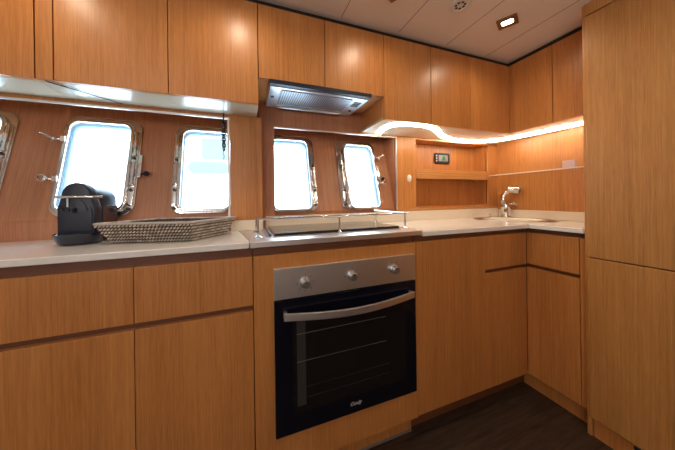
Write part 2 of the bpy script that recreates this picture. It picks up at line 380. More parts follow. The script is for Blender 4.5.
# ------------------------------------------------------------------ base cabinets
def panel(name, x0, x1, z0, z1, parent, y=YF, t=0.019, m=WOOD, lab=None):
    o = obj(name, boxes((x0, x1, y, y+t, z0, z1)), m, parent, bevel=0.0012)
    if lab: o['label'] = lab
    return o
def panelX(name, y0, y1, z0, z1, parent, x=XR, t=0.019, m=WOOD):
    return obj(name, boxes((x, x+t, y0, y1, z0, z1)), m, parent, bevel=0.0012)
ZD0, ZD1, ZB = -0.364, -0.383, -0.965      # drawer bottom, door top, door bottom
def base_left(x0, x1, lab):
    c = thing('base_cabinet', lab, 'cabinet', ((x0+x1)/2, YF, ZF), 'drawer and door cupboards left of the oven')
    obj('cabinet_body', boxes((x0, x1, YF+0.02, L1, ZB, ZS-0.001)), RECESS, c)
    obj('kickboard', boxes((x0, x1, YF+0.055, YF+0.07, ZF, ZB)), WOOD, c)
    panel('drawer', x0+0.0006, x1-0.0006, ZD0, ZT, c); panel('door', x0+0.0006, x1-0.0006, ZB, ZD1, c)
base_left(-0.85, -0.315, 'handleless wooden drawer over door unit at the left picture edge, under the coffee machine')
base_left(-0.3145, 0.0205, 'handleless wooden drawer over door unit directly left of the oven')

oc = thing('oven_housing', 'wooden built-in oven cupboard surrounding the black oven', 'cabinet', (0.36, YF, ZF))
ox0, ox1 = 0.0225, 0.6975
obj('housing_frame', prism([[(ox0, ZB), (ox1, ZB), (ox1, ZT), (ox0, ZT)], [(0.098, -0.80), (0.668, -0.80), (0.668, -0.245), (0.098, -0.245)]], 0.024, FRONT(YF+0.019)), WOOD, oc)
obj('side_panel', boxes((ox0, ox0+0.018, YF+0.02, 1.25, ZB, ZS-0.002)), RECESS, oc); obj('side_panel', boxes((ox1-0.018, ox1, YF+0.02, 1.25, ZB, ZS-0.002)), RECESS, oc)
obj('top_rail', boxes((ox0+0.018, ox1-0.018, YF+0.02, 0.96, ZT-0.02, ZS-0.002)), RECESS, oc)
obj('back_panel', boxes((ox0+0.018, ox1-0.018, 1.24, 1.25, ZB, ZS-0.002)), RECESS, oc)
obj('kickboard', boxes((ox0, ox1-0.006, YF+0.037, YF+0.055, ZF+0.012, ZB)), WOOD, oc, bevel=0.001)
obj('kickboard_seal', boxes((ox0, ox1-0.006, YF+0.036, YF+0.056, ZF, ZF+0.012)), mat('floor_seal', (0.22, 0.18, 0.15), 0.5), oc)

bc = thing('base_cabinet', 'wooden corner base cupboard right of the oven with one tall panel and a small drawer', 'cabinet', (1.07, YF, ZF))
cx0 = 0.7035
obj('cabinet_body', boxes((cx0, XR+0.018, YF+0.02, L2, ZB, -0.30)), RECESS, bc)
obj('top_rail', boxes((cx0, XR+0.018, YF+0.02, YF+0.04, -0.299, -0.175)), RECESS, bc)
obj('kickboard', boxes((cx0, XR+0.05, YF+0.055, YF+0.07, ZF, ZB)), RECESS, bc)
obj('door', prism([[(cx0, ZB), (XR-0.001, ZB), (XR-0.001, -0.387), (1.121, -0.387), (1.121, ZT), (cx0, ZT)]], 0.019, FRONT(YF+0.019)), WOOD, bc, bevel=0.001)
panel('drawer', 1.1225, XR-0.0235, -0.369, ZT, bc)
panel('corner_post', XR-0.022, XR-0.001, -0.369, ZT, bc)

rc = thing('base_cabinet', 'wooden drawer over door unit on the right run below the sink', 'cabinet', (XR, 0.77, ZF))
obj('cabinet_body', boxes((XR+0.02, XW-0.002, 0.648, YF+0.018, ZB, -0.30)), RECESS, rc)
obj('top_rail', boxes((XR+0.02, XR+0.04, 0.648, YF+0.018, -0.299, -0.175)), RECESS, rc)
obj('kickboard', boxes((XR+0.045, XR+0.06, 0.648, YF+0.05, ZF, ZB)), WOOD, rc)
panelX('corner_post', 0.873, YF-0.001, -0.365, ZT, rc)
panelX('drawer', 0.6735, 0.8715, -0.365, ZT, rc)
panelX('door', 0.6735, YF-0.001, ZB, -0.384, rc)
panelX('filler_strip', 0.648, 0.671, ZB-0.002, ZT, rc, x=XR+0.002)

# tall cupboard
tc = thing('tall_cupboard', 'full-height wooden cupboard at the right picture edge hiding the fridge', 'cabinet', (1.41, 0.2, ZF))
XT = 1.408
obj('side_panel', boxes((XT+0.006, XW-0.002, 0.628, 0.645, ZF, 0.838)), WOODT, tc, bevel=0.002)
obj('cabinet_body', boxes((XT+0.021, XW-0.002, -0.60, 0.627, -0.975, 0.838)), RECESS, tc)
obj('door', boxes((XT, XT+0.02, 0.02, 0.634, -0.2715, 0.783)), WOODT, tc, bevel=0.004)
obj('door', boxes((XT, XT+0.02, 0.02, 0.634, -0.975, -0.2755)), WOODT, tc, bevel=0.002)
obj('top_panel', boxes((XT, XT+0.02, 0.02, 0.634, 0.787, 0.838)), WOODT, tc, bevel=0.001)
obj('door', boxes((XT, XT+0.02, -0.60, 0.017, -0.975, 0.838)), WOODT, tc, bevel=0.002)
obj('kickboard', boxes((XT+0.014, XT+0.03, -0.60, 0.626, ZF, -0.978)), WOOD, tc)
obj('floor_catch', boxes((XT+0.006, XT+0.014, 0.47, 0.505, -1.0, -0.987)), BLKPL, tc, bevel=0.002)

# ------------------------------------------------------------------ worktops
wt = obj('worktop', prism([[(-0.95, -0.889), (0.006, -0.889), (0.011, -0.894), (0.011, -0.94), (-0.03, -1.249), (-0.064, -1.249), (-0.064, -1.298), (-0.95, -1.298)]], 0.02, Matrix(((1, 0, 0, 0), (0, -1, 0, 0), (0, 0, -1, ZC+H), (0, 0, 0, 1)))), STONE, bevel=0.003)
tag(wt, 'white stone worktop on the left under the coffee machine and basket', 'worktop')
ZR = -0.150
def top(poly, t=0.02, holes=(), z=ZC):
    return prism([poly, *holes], t, Matrix.Translation((0, 0, z-t+H)))
SKC, SKA = (1.612, 1.098), math.radians(-63)
def ell(a, b, n=48, z=None):
    o = []
    for k in range(n):
        t = 2*math.pi*k/n; x = a*math.copysign(abs(math.cos(t))**0.85, math.cos(t)); y = b*math.copysign(abs(math.sin(t))**0.85, math.sin(t))
        o.append((SKC[0]+x*math.cos(SKA)-y*math.sin(SKA), SKC[1]+x*math.sin(SKA)+y*math.cos(SKA)))
    return o
wr = obj('worktop', top([(0.731, 0.886), (XR-0.022, 0.872), (XR-0.022, 0.647), (XW-0.001, 0.647), (XW-0.001, L2-0.001), (0.731, L2-0.001)], t=0.022, z=ZR, holes=[ell(0.205, 0.125)]), STONE, bevel=0.003)
tag(wr, 'white L-shaped stone worktop in the right corner around the sink', 'worktop')
us = thing('upstand', 'cream upstand strip behind the cooker and the sink worktop', 'upstand', (1.0, L2, ZC))
obj('back_strip', boxes((0.078, 0.7295, L2-0.011, L2-0.0005, ZC+0.0007, -0.087), (0.7305, XW-0.012, L2-0.011, L2-0.0005, ZR+0.0007, -0.087)), SPLASH, us, bevel=0.001)
obj('side_strip', boxes((XW-0.011, XW-0.0005, 0.648, L2-0.012, ZR+0.0005, -0.097)), SPLASH, us, bevel=0.001)
ul = obj('upstand', boxes((-0.064, 0.0775, L1-0.011, L1-0.0005, ZC+0.0005, -0.096)), SPLASH, bevel=0.001)
tag(ul, 'short cream upstand at the foot of the wooden pillar right of the basket', 'upstand')
hc = obj('steel_worktop', merge(top([(0.013, 0.886), (0.729, 0.886), (0.729, L2-0.012), (0.079, L2-0.012), (0.079, L1-0.013), (-0.026, L1-0.013), (0.013, 0.945)]), bmesh.new()), STEEL, bevel=0.002)
tag(hc, 'brushed steel worktop section between the two white worktops, above the oven', 'worktop')

# cooktop
hob = thing('cooktop', 'low black glass ceramic cooktop with silver edges set on the steel worktop', 'cooktop', (0.40, 1.13, ZC))
hx0, hx1, hy0, hy1 = 0.105, 0.675, 0.985, 1.28
obj('edge_frame', boxes((hx0-0.006, hx1+0.006, hy0-0.006, hy1+0.006, ZC+0.0005, ZC+0.002)), STEEL, hob)
obj('glass_plate', boxes((hx0, hx1, hy0, hy1, ZC+0.002, ZC+0.013)), BLKGL, hob, bevel=0.0015)
for (x, y, rr) in ((0.22, 1.06, 0.075), (0.22, 1.215, 0.05), (0.50, 1.06, 0.05), (0.50, 1.21, 0.065)):
    obj('heating_ring', tube([(x+rr*math.cos(a*math.pi/24), y+rr*math.sin(a*math.pi/24), ZC+0.0130) for a in range(48)], 0.0007, 5, closed=True), GREYM, hob)
obj('glass_lid_edge', tube([(0.082, 1.18, ZC+0.020), (0.090, 0.99, ZC+0.006)], 0.005, 8), DARKM, hob)

# fiddle rail
rail = thing('fiddle_rail', 'chrome fiddle rail with slim posts around the cooktop', 'rail', (0.40, 1.0, ZC))
zr, yr, xl, xr2, yb = -0.074, 0.985, 0.043, 0.708, 1.20
obj('rail_bar', merge(tube([(xl, yr, zr), (xr2+0.02, yr, zr)], 0.0048, 12), merge(tube([(xl, yr, zr), (xl, 1.16, zr)], 0.0048, 12), tube([(xr2+0.012, yr, zr), (xr2+0.012, 1.30, zr)], 0.0048, 12))), CHROME, rail, smooth=True)
for (x, y) in ((xl, yr), (0.375, yr), (xr2, yr), (xl, 1.155), (xr2+0.012, 1.285)):
    bm = cyl((x, y, ZC+0.004), (x, y, zr), 0.004, 12)
    post = obj('post', bm, CHROME, rail, smooth=True)
    obj('post_foot', lathe([(0.016, 0.0005), (0.016, 0.003), (0.008, 0.007), (0.0045, 0.010)], (x, y, ZC)), CHROME, post, smooth=True)

# ------------------------------------------------------------------ oven
ov = thing('oven', 'black glass built-in oven with a steel control strip and curved steel handle', 'oven', (0.385, YF, -0.83))
x0, x1 = 0.0885, 0.681
obj('oven_body', boxes((0.11, 0.655, YF+0.003, 1.2, -0.79, -0.26)), DARKM, ov)
yo = 0.878
obj('control_panel', boxes((x0, x1, yo, YF-0.006, -0.352, -0.2425)), STEEL, ov, bevel=0.0015)
dr = obj('oven_door', boxes((x0, x1, yo, YF-0.006, -0.833, -0.356)), OVDOOR, ov, bevel=0.002)
obj('oven_window', boxes((0.150, 0.63, yo-0.0012, yo-0.0002, -0.765, -0.425)), OVWIN, dr)
obj('oven_inner_side', boxes((0.165, 0.197, yo-0.0020, yo-0.0013, -0.74, -0.436)), OVWIN2, dr)
for z in (-0.4825, -0.5815): obj('oven_rack', boxes((0.165, 0.53, yo-0.0026, yo-0.0021, z-0.0011, z+0.0011)), GREYM, dr)
for z in (-0.677, -0.715): obj('oven_rack', boxes((0.200, 0.545, yo-0.0026, yo-0.0021, z-0.0008, z+0.0008)), OVWIN2, dr)
# handle: flat bowed bar
bm = bmesh.new(); N = 24; rows = []
for i in range(N+1):
    t = i/N; x = 0.118+0.538*t; s = math.sin(math.pi*t); y = yo-0.022-0.024*s; z = -0.404-0.012*s
    hh = 0.0125
    rows.append([bm.verts.new((x, y+a, z+b+H)) for a, b in ((-0.005, -hh), (-0.005, hh), (0.004, hh), (0.004, -hh))])
for A, B in zip(rows, rows[1:]):
    for k in range(4): bm.faces.new((A[k], A[(k+1) % 4], B[(k+1) % 4], B[k]))
bm.faces.new(rows[0][::-1]); bm.faces.new(rows[-1])
hd = obj('door_handle', bm, STEEL, dr, bevel=0.0012)
for x in (0.125, 0.649): obj('handle_mount', boxes((x-0.006, x+0.006, yo-0.021, yo+0.001, -0.413, -0.395)), STEEL, dr)
for kx, kz in ((0.199, -0.302), (0.384, -0.299), (0.574, -0.295)):
    M = Matrix.Rotation(math.radians(90), 4, 'X')
    kb = lathe([(0.0195, 0.0), (0.0195, 0.004), (0.0165, 0.006), (0.0150, 0.021), (0.012, 0.024), (0.0, 0.0245)], (kx, yo, kz), 28, M=M)
    k = obj('control_knob', kb, GREYM, ov, smooth=True)
    obj('knob_pointer', boxes((kx-0.001, kx+0.001, yo-0.0252, yo-0.0235, kz+0.002, kz+0.012)), DARKM, k)
    marks = bmesh.new()
    n = 8 if kx < 0.25 else (5 if kx < 0.45 else 2)
    for j in range(n):
        a = math.radians(90) - j*2*math.pi/8 if n == 8 else math.radians(90+45*(j-(n-1)/2))
        mx, mz = kx+0.030*math.cos(a), kz+0.030*math.sin(a)
        box(marks, mx-0.0016, mx+0.0016, yo-0.0006, yo+0.0002, mz-0.0016, mz+0.0016)
    obj('dial_marks', marks, DARKM, ov)
def text(s, size, Mx, m, parent, name, shear=0.0, space=1.0):
    cu = bpy.data.curves.new('t', 'FONT'); cu.body = s; cu.size = size; cu.extrude = 0.0003; cu.shear = shear; cu.align_x = 'CENTER'; cu.space_character = space; cu.offset = size*0.012
    o = bpy.data.objects.new('t', cu); COL.objects.link(o); dg = bpy.context.evaluated_depsgraph_get(); dg.update()
    me = bpy.data.meshes.new_from_object(o.evaluated_get(dg)); bpy.data.objects.remove(o); me.transform(Mx)
    return obj(name, me, m, parent)
text('Candy', 0.0185, FRONT(yo-0.0006) @ Matrix.Translation((0.392, -0.802, 0)), INK, dr, 'lettering', shear=0.35)

# ------------------------------------------------------------------ upper cabinets
def upper(xa, xb, zb, under, lab, grp=None, shelfgap=0.0):
    c = thing('wall_cabinet', lab, 'cabinet', ((xa+xb)/2, DU, zb), 'upper cupboards under the ceiling')
    obj('cabinet_body', boxes((xa, xb, DU+0.02, L1-0.001 if zb < 0.45 and xb < 0.3 else L2-0.001, zb+0.012, ZUT)), WOOD, c)
    obj('bottom_panel', boxes((xa, xb, DU+0.020, L1-0.001 if zb < 0.45 and xb < 0.3 else L2-0.001, zb, zb+0.012)), under, c)
    obj('door', boxes((xa+0.001, xb-0.001, DU, DU+0.019, zb, ZUT)), WOOD, c, bevel=0.0012)
GU = 'row of upper cupboards above the left portholes'
upper(-1.35, -0.624, ZU, PALE, 'wooden upper cupboard at the far upper left picture edge')
upper(-0.6225, -0.579, ZU, PALE, 'very narrow upright wooden filler cupboard between the two left upper doors')
upper(-0.578, -0.262, ZU, PALE, 'wide wooden upper cupboard above the coffee machine')
upper(-0.261, 0.056, ZU, PALE, 'wooden upper cupboard directly left of the extractor hood, above the basket')
HB = 0.507
upper(0.0575, 0.346, HB, WOOD, 'short wooden upper cupboard over the left half of the extractor hood')
upper(0.3475, 0.656, HB, WOOD, 'short wooden upper cupboard over the right half of the extractor hood')
upper(0.6575, 0.948, ZU-0.002, PALE, 'wooden upper cupboard directly right of the extractor hood')
upper(0.9495, 1.234, ZU-0.002, PALE, 'middle wooden upper cupboard above the niche with the small display')
c = thing('wall_cabinet', 'wooden upper cupboard in the inner corner, left side', 'cabinet', (1.4, DU, ZU), 'upper cupboards under the ceiling')
obj('cabinet_body', boxes((1.2355, XU+0.02, DU+0.02, L2-0.001, ZU+0.010, ZUT)), WOOD, c)
obj('bottom_panel', boxes((1.2355, XU+0.02, DU+0.020, L2-0.001, ZU-0.002, ZU+0.010)), PALE, c)
obj('door', boxes((1.2355, XU-0.001, DU, DU+0.019, ZU-0.002, ZUT)), WOOD, c, bevel=0.0012)
def upperR(ya, yb, lab, strip=None):
    c = thing('wall_cabinet', lab, 'cabinet', (XU, (ya+yb)/2, ZU), 'upper cupboards under the ceiling')
    ye = yb if yb < 1.0 else L2-0.001
    obj('cabinet_body', boxes((XU+0.021, XW-0.001, ya, ye, ZU+0.010, ZUT)), WOOD, c)
    obj('bottom_panel', boxes((XU+0.021, XW-0.001, ya, ye, ZU-0.002, ZU+0.010)), PALE, c)
    obj('door', boxes((XU, XU+0.019, ya+0.001, yb-0.001-(0.024 if strip else 0), ZU-0.002, ZUT)), WOOD, c, bevel=0.0012)
    if strip: obj('filler_strip', boxes((XU, XU+0.019, yb-0.0235, yb-0.001, ZU-0.002, ZUT)), WOOD, c)
upperR(0.8395, DU, 'wooden upper cupboard on the right wall nearest the inner corner', True)
upperR(0.40, 0.838, 'wooden upper cupboard on the right wall next to the tall cupboard')
# fine cable clipped under the left cupboards
tag(obj('cable', tube([(-0.60, 1.075, ZU-0.002), (-0.60, 1.08, ZU-0.003), (-0.56, 1.12, ZU-0.003), (-0.50, 1.19, ZU-0.003), (-0.46, 1.235, ZU-0.003)], 0.0016, 6), DARKM),
    'thin dark cable running slantwise under the left upper cupboards', 'cable')

# ------------------------------------------------------------------ extractor hood
hd = thing('extractor_hood', 'flat silver extractor hood with perforated filter under the short upper cupboards', 'extractor hood', (0.34, 1.2, 0.495))
obj('hood_body', boxes((0.104, 0.578, 1.085, 1.335, 0.485, 0.5065)), HOODM, hd, bevel=0.003)
obj('front_lip', boxes((0.100, 0.582, 1.060, 1.084, 0.488, 0.5065)), BLKPL, hd, bevel=0.002)
obj('filter', boxes((0.155, 0.50, 1.105, 1.265, 0.4815, 0.4855)), FILTER, hd)
obj('lamp_cover', tube([(0.15, 1.295, 0.486), (0.17, 1.297, 0.4835), (0.49, 1.297, 0.4835), (0.51, 1.295, 0.486)], [0.006, 0.012, 0.012, 0.006], 14), HOODM, hd, smooth=True)
for x, y in ((0.125, 1.19), (0.545, 1.25)): obj('latch', lathe([(0.008, -0.004), (0.008, 0.0)], (x, y, 0.4855), 16), BLKPL, hd)
for k in range(3): obj('switch', boxes((0.522+0.0*k, 0.560, 1.13+0.022*k, 1.145+0.022*k, 0.482, 0.4855)), DARKM, hd, bevel=0.001)

# ------------------------------------------------------------------ niche unit
nu = thing('niche_unit', 'wooden open niche unit with two compartments beside the right porthole', 'shelf unit', (1.3, L2, ZC))
nx0, nx1 = 1.055, 1.712
M = FRONT(L2+0.02)
obj('face_frame', prism([[(0.9075, -0.072), (XW-0.001, -0.0865), (XW-0.001, 0.394), (0.9075, 0.394)],
     [(nx0, 0.190), (nx1, 0.190), (nx1, 0.384), (nx0, 0.384)], [(nx0, -0.060), (nx1, -0.060), (nx1, 0.125), (nx0, 0.125)]], 0.02, M), WOOD, nu)
obj('side_panel', boxes((nx0-0.015, nx0, L2+0.02, 1.46, -0.075, 0.394)), WOOD, nu)
obj('side_panel', boxes((nx1, nx1+0.015, L2+0.02, 1.46, -0.075, 0.394)), WOOD, nu)
obj('back_panel', boxes((nx0-0.015, nx1+0.015, 1.46, 1.472, -0.075, 0.394)), WOOD, nu)
obj('top_panel', boxes((nx0, nx1, L2+0.02, 1.46, 0.386, 0.394)), WOOD, nu)
obj('shelf', boxes((nx0+0.0005, nx1-0.0005, L2+0.0205, 1.4595, 0.130, 0.186)), WOODH, nu)
obj('shelf_fascia', boxes((nx0-0.001, nx1-0.030, L2-0.004, L2-0.0002, 0.1255, 0.1875)), WOODH, nu)
obj('bottom_panel', boxes((nx0, nx1, L2+0.02, 1.46, -0.075, -0.0605)), WOODH, nu)
obj('base_lip', boxes((nx0-0.16, XW-0.02, L2-0.010, L2-0.0003, -0.0855, -0.073)), WOODH, nu, bevel=0.002)
# glass shelf
gs = thing('glass_shelf', 'clear glass shelf along the right wall above the tap', 'shelf', (1.78, 0.98, 0.158))
obj('glass_plate', boxes((1.715, XW-0.001, 0.648, L2-0.005, 0.152, 0.158)), SHELFG, gs)
obj('front_edge', boxes((1.713, 1.715, 0.648, L2-0.005, 0.1515, 0.1585)), mat('bright_glass_edge', (0.78, 0.66, 0.54), 0.3), gs)
# small lilac block on the glass
bm = boxes((1.722, 1.738, 0.822, 0.882, 0.1583, 0.200)); cd_ = obj('card_box', bm, PINK, bevel=0.002)
tag(cd_, 'small pale lilac block standing on the glass shelf', 'box')
# display in the niche
dp = thing('control_display', 'small black framed display on the back of the upper niche', 'display', (1.382, 1.46, 0.24))
obj('display_bezel', prism([rrect(1.312, 1.452, 0.250, 0.330, 0.012)], 0.012, FRONT(1.4598), bevel=0.003), BLKPL, dp, smooth=True)
sc_ = obj('display_screen', prism([rrect(1.345, 1.430, 0.268, 0.313, 0.004)], 0.002, FRONT(1.4478)), LCD, dp)
obj('screen_symbol', prism([[(1.372, 0.272), (1.410, 0.272), (1.404, 0.300), (1.391, 0.310), (1.378, 0.298)]], 0.001, FRONT(1.4458)), mat('teal_symbol', (0.01, 0.20, 0.17), 0.4), sc_)
bt = bmesh.new()
for k in range(3): box(bt, 1.323, 1.331, 1.4460, 1.448, 0.267+0.018*k, 0.276+0.018*k)
obj('display_buttons', bt, GREYM, dp)
# oval switch
sw = thing('light_switch', 'small white oval switch on the wood beside the niche', 'switch', (0.999, L2, 0.12))
obj('switch_plate', lathe([(0.016, 0), (0.016, 0.004), (0.012, 0.008), (0, 0.009)], (0.999, L2-0.0002, 0.125), 24, M=Matrix.Diagonal((1, 1, 1.5, 1)) @ Matrix.Rotation(math.radians(90), 4, 'X')), WHITEP, sw, smooth=True)
obj('switch_button', sph((0.999, L2-0.009, 0.125), 0.006, (1, 0.4, 1.4)), WHITEP, sw, smooth=True)

# ------------------------------------------------------------------ LED strip
pts = [(0.775, 1.315), (0.753, 1.242), (0.75, 1.16), (0.795, 1.118), (0.885, 1.103), (0.973, 1.118), (1.054, 1.162), (1.157, 1.238), (1.259, 1.290), (1.338, 1.318), (1.50, 1.316), (1.635, 1.262), (1.69, 1.168), (1.715, 1.024), (1.738, 0.79), (1.745, 0.65)]
path = smooth_path([(x, y, 0) for x, y in pts], 6)
def ribbon(path, off, wdt, za, zb):
    bm = bmesh.new(); rows = []
    for i, p in enumerate(path):
        a = path[max(i-1, 0)]; b = path[min(i+1, len(path)-1)]; t = (b-a).normalized(); n = Vector((-t.y, t.x, 0))
        q = p + n*off
        rows.append([bm.verts.new((*(q + n*s)[:2], z+H)) for s, z in ((-wdt/2, za), (wdt/2, za), (wdt/2, zb), (-wdt/2, zb))])
    for A, B in zip(rows, rows[1:]):
        for k in range(4): bm.faces.new((A[k], A[(k+1) % 4], B[(k+1) % 4], B[k]))
    bm.faces.new(rows[0][::-1]); bm.faces.new(rows[-1]); return bm
ld = thing('led_strip', 'wavy glowing light strip under the right upper cupboards', 'light', (1.3, 1.2, 0.385))
obj('light_tape', ribbon(path, 0.0, 0.005, 0.386, 0.3945), LEDM, ld)
obj('light_tape', ribbon(path, -0.024, 0.006, 0.390, 0.3945), LEDM, ld)
obj('tape_holder', ribbon(path, -0.011, 0.016, 0.390, 0.3945), WHITEP, ld)

# ------------------------------------------------------------------ ceiling fittings
def downlight(x, y, lab):
    d = thing('ceiling_light', lab, 'light', (x, y, 0.83), 'square downlights in the ceiling')
    a = math.radians(27.6); Mx = Matrix.Translation((x, y, 0.834+H)) @ Matrix.Rotation(a, 4, 'Z')
    obj('frame', prism([rrect(-0.041, 0.041, -0.041, 0.041, 0.003), rrect(-0.019, 0.019, -0.024, 0.024, 0.008)], 0.0058, Mx, bevel=0.001), mat('bronze_frame', (0.30, 0.19, 0.12), 0.35, 0.8), d)
    obj('diffuser', prism([rrect(-0.0185, 0.0185, -0.0235, 0.0235, 0.008)], 0.003, Mx @ Matrix.Translation((0, 0, 0.0025))), LAMPM, d)
LL = ['square bronze downlight in the ceiling left of the view', 'square bronze downlight in the ceiling before the hood', 'square bronze downlight just outside the picture top', 'lit square bronze downlight in the ceiling near the inner corner']
downlight(*SPOTS[3], LL[3])
for k in range(3): downlight(*SPOTS[k], LL[k])
downlight(*FILL_SPOTS[0], 'square bronze fixture of an added fill spot in the ceiling in front of the tall cupboard')  # added fixtures for the fill spots start here
downlight(*FILL_SPOTS[1], 'square bronze fixture of an added fill spot in the ceiling over the floor at the left')
sp = thing('ceiling_speaker', 'round white slotted fitting in the ceiling at the top edge', 'ceiling vent', (0.888, 0.815, 0.82))
obj('rim', lathe([(0.045, 0), (0.044, -0.005), (0.039, -0.008), (0.031, -0.008), (0.029, -0.005), (0.029, 0)], (0.888, 0.815, 0.8398)), WHITEP, sp, smooth=True)
obj('grille', lathe([(0.029, -0.004), (0.0, -0.006)], (0.888, 0.815, 0.8398)), WHITEP, sp, smooth=True)
bm = bmesh.new()
for k in range(7):
    a = k*2*math.pi/7; bmesh.ops.create_uvsphere(bm, u_segments=10, v_segments=6, radius=0.006, matrix=Matrix.Translation((0.888+0.018*math.cos(a), 0.815+0.018*math.sin(a), 0.8338+H)) @ Matrix.Diagonal((1, 1, 0.25, 1)))
obj('slots', bm, DARKM, sp)

# ------------------------------------------------------------------ sink and tap
sk = thing('sink', 'oval steel sink set in the corner worktop', 'sink', (SKC[0], SKC[1], ZC-0.13))
bm = bmesh.new()
prof = [(0.226, 0.150, 0.0006), (0.224, 0.148, 0.004), (0.206, 0.130, 0.005), (0.198, 0.122, 0.001), (0.190, 0.110, -0.02), (0.175, 0.098, -0.10), (0.14, 0.07, -0.122), (0.02, 0.02, -0.126)]
rings = [[bm.verts.new((x, y, ZR+z+H)) for x, y in ell(a, b)] for a, b, z in prof]
for A, B in zip(rings, rings[1:]):
    for k in range(len(A)): bm.faces.new((A[k], A[(k+1) % len(A)], B[(k+1) % len(A)], B[k]))
bm.faces.new(rings[-1])
obj('basin', bm, mat('sink_steel', (0.50, 0.45, 0.38), 0.40, 1.0), sk, smooth=True)
obj('drain', lathe([(0.02, 0), (0.024, 0.002), (0.022, 0.003), (0.0, 0.003)], (SKC[0], SKC[1], ZR-0.1255), 20), CHROME, sk, smooth=True)
fx, fy = 1.752, 1.238
fc = thing('kitchen_tap', 'chrome kitchen tap with a slanted spray head behind the sink', 'tap', (fx, fy, ZR))
obj('tap_base', lathe([(0.038, 0.0005), (0.038, 0.006), (0.031, 0.012), (0.029, 0.055), (0.034, 0.070), (0.030, 0.092), (0.016, 0.100), (0, 0.101)], (fx, fy, ZR)), CHROME, fc, smooth=True)
obj('spout', tube([tuple(p) for p in smooth_path([(fx-0.006, fy, -0.06), (fx-0.020, fy+0.004, -0.03), (fx-0.012, fy, 0.005), (fx+0.008, fy-0.015, 0.032), (fx+0.024, fy-0.032, 0.048)], 5)], 0.0175, 14), CHROME, fc, smooth=True)
obj('spray_head', cyl((fx+0.004, fy-0.014, 0.050), (fx+0.036, fy-0.074, 0.040), 0.024, 24, 0.029), CHROME, fc, smooth=True, bevel=0.005)
obj('spray_nozzle', cyl((fx+0.036, fy-0.074, 0.040), (fx+0.0368, fy-0.0755, 0.0397), 0.019, 20), DARKM, fc, smooth=True)
obj('lever', tube([(fx+0.01, fy-0.01, ZR+0.090), (fx+0.030, fy-0.03, ZR+0.100), (fx+0.050, fy-0.045, ZR+0.088)], [0.012, 0.009, 0.006], 10), CHROME, fc, smooth=True)
pb = obj('soap_pump', lathe([(0.012, 0.0005), (0.012, 0.006), (0.006, 0.010), (0.006, 0.020), (0.010, 0.022), (0.010, 0.026), (0, 0.027)], (1.655, 1.285, ZR), 18), CHROME, smooth=True)
tag(pb, 'tiny chrome button fitting on the worktop left of the tap', 'fitting')

# ------------------------------------------------------------------ coffee machine
cm = thing('coffee_machine', 'small black capsule coffee machine in front of the left porthole', 'coffee machine', (-0.56, 1.17, ZC))
cxm = -0.546; cym = 0.03
def outline(wb, wt, h0, hm, h1):   # arched body outline
    o = [(-wb, h0), (wb, h0), (wb, hm-0.01), (wb-0.004, hm)]
    for k in range(0, 13):
        a = math.pi*k/12; o.append((wt*math.cos(a), h1-0.045+0.045*math.sin(a)))
    o += [(-wb+0.004, hm), (-wb, hm-0.01)]
    return [(cxm+x, z) for x, z in o]
obj('rear_body', prism([outline(0.047, 0.043, ZC+0.004, -0.010, 0.052)], 0.14, FRONT(1.285), bevel=0.006), BLKPL, cm, smooth=True)
obj('front_body', prism([outline(0.051, 0.040, -0.114, -0.008, 0.068)], 0.045, FRONT(1.155), bevel=0.005), BLKPL, cm, smooth=True)
obj('front_panel', prism([outline(0.043, 0.030, -0.100, -0.018, 0.012)], 0.003, FRONT(1.109), bevel=0.001), BLKPL, cm, smooth=True)
obj('side_skin', boxes((cxm+0.0473, cxm+0.0495, 1.165, 1.275, -0.12, -0.015)), mat('violet_black_plastic', (0.045, 0.035, 0.06), 0.2, coat=0.5), cm, bevel=0.001)
bm = bmesh.new(); n = 24; 
prof = [(0.042, 0.0), (0.054, 0.003), (0.062, 0.020), (0.065, 0.036), (0.062, 0.038), (0.054, 0.020)]
rr_ = []
for (rad, z) in prof:
    ring = []
    for k in range(n+1):
        a = math.pi + math.pi*k/n
        ring.append(bm.verts.new((cxm+rad*math.cos(a), 1.125+rad*0.95*math.sin(a), ZC+0.001+z+H)))
    rr_.append(ring)
for A, B in zip(rr_, rr_[1:]):
    for k in range(n): bm.faces.new((A[k], A[k+1], B[k+1], B[k]))
bm.faces.new(rr_[0]); bm.faces.new(rr_[-1])
box(bm, cxm-0.05, cxm+0.05, 1.125, 1.16, ZC+0.001, ZC+0.030)
obj('drip_tray', bm, BLKGLOSS, cm, smooth=True)
obj('cup_grid', boxes((cxm-0.045, cxm+0.045, 1.085, 1.14, ZC+0.030, ZC+0.032)), DARKM, cm)
obj('lever', tube([(cxm-0.056, 1.12, 0.019), (cxm-0.054, 1.100, 0.018), (cxm+0.05, 1.100, 0.018), (cxm+0.066, 1.12, 0.019)], 0.0042, 10), CHROME, cm, smooth=True)
obj('coffee_spout', lathe([(0.009, -0.012), (0.010, 0.0), (0.006, 0.004)], (cxm-0.006, 1.101, -0.022), 18), BLKPL, cm, smooth=True)
obj('spout_stripe', boxes((cxm-0.022, cxm-0.018, 1.1035, 1.1055, -0.016, 0.016)), mat('light_strip', (0.7, 0.75, 0.8), 0.3), cm)

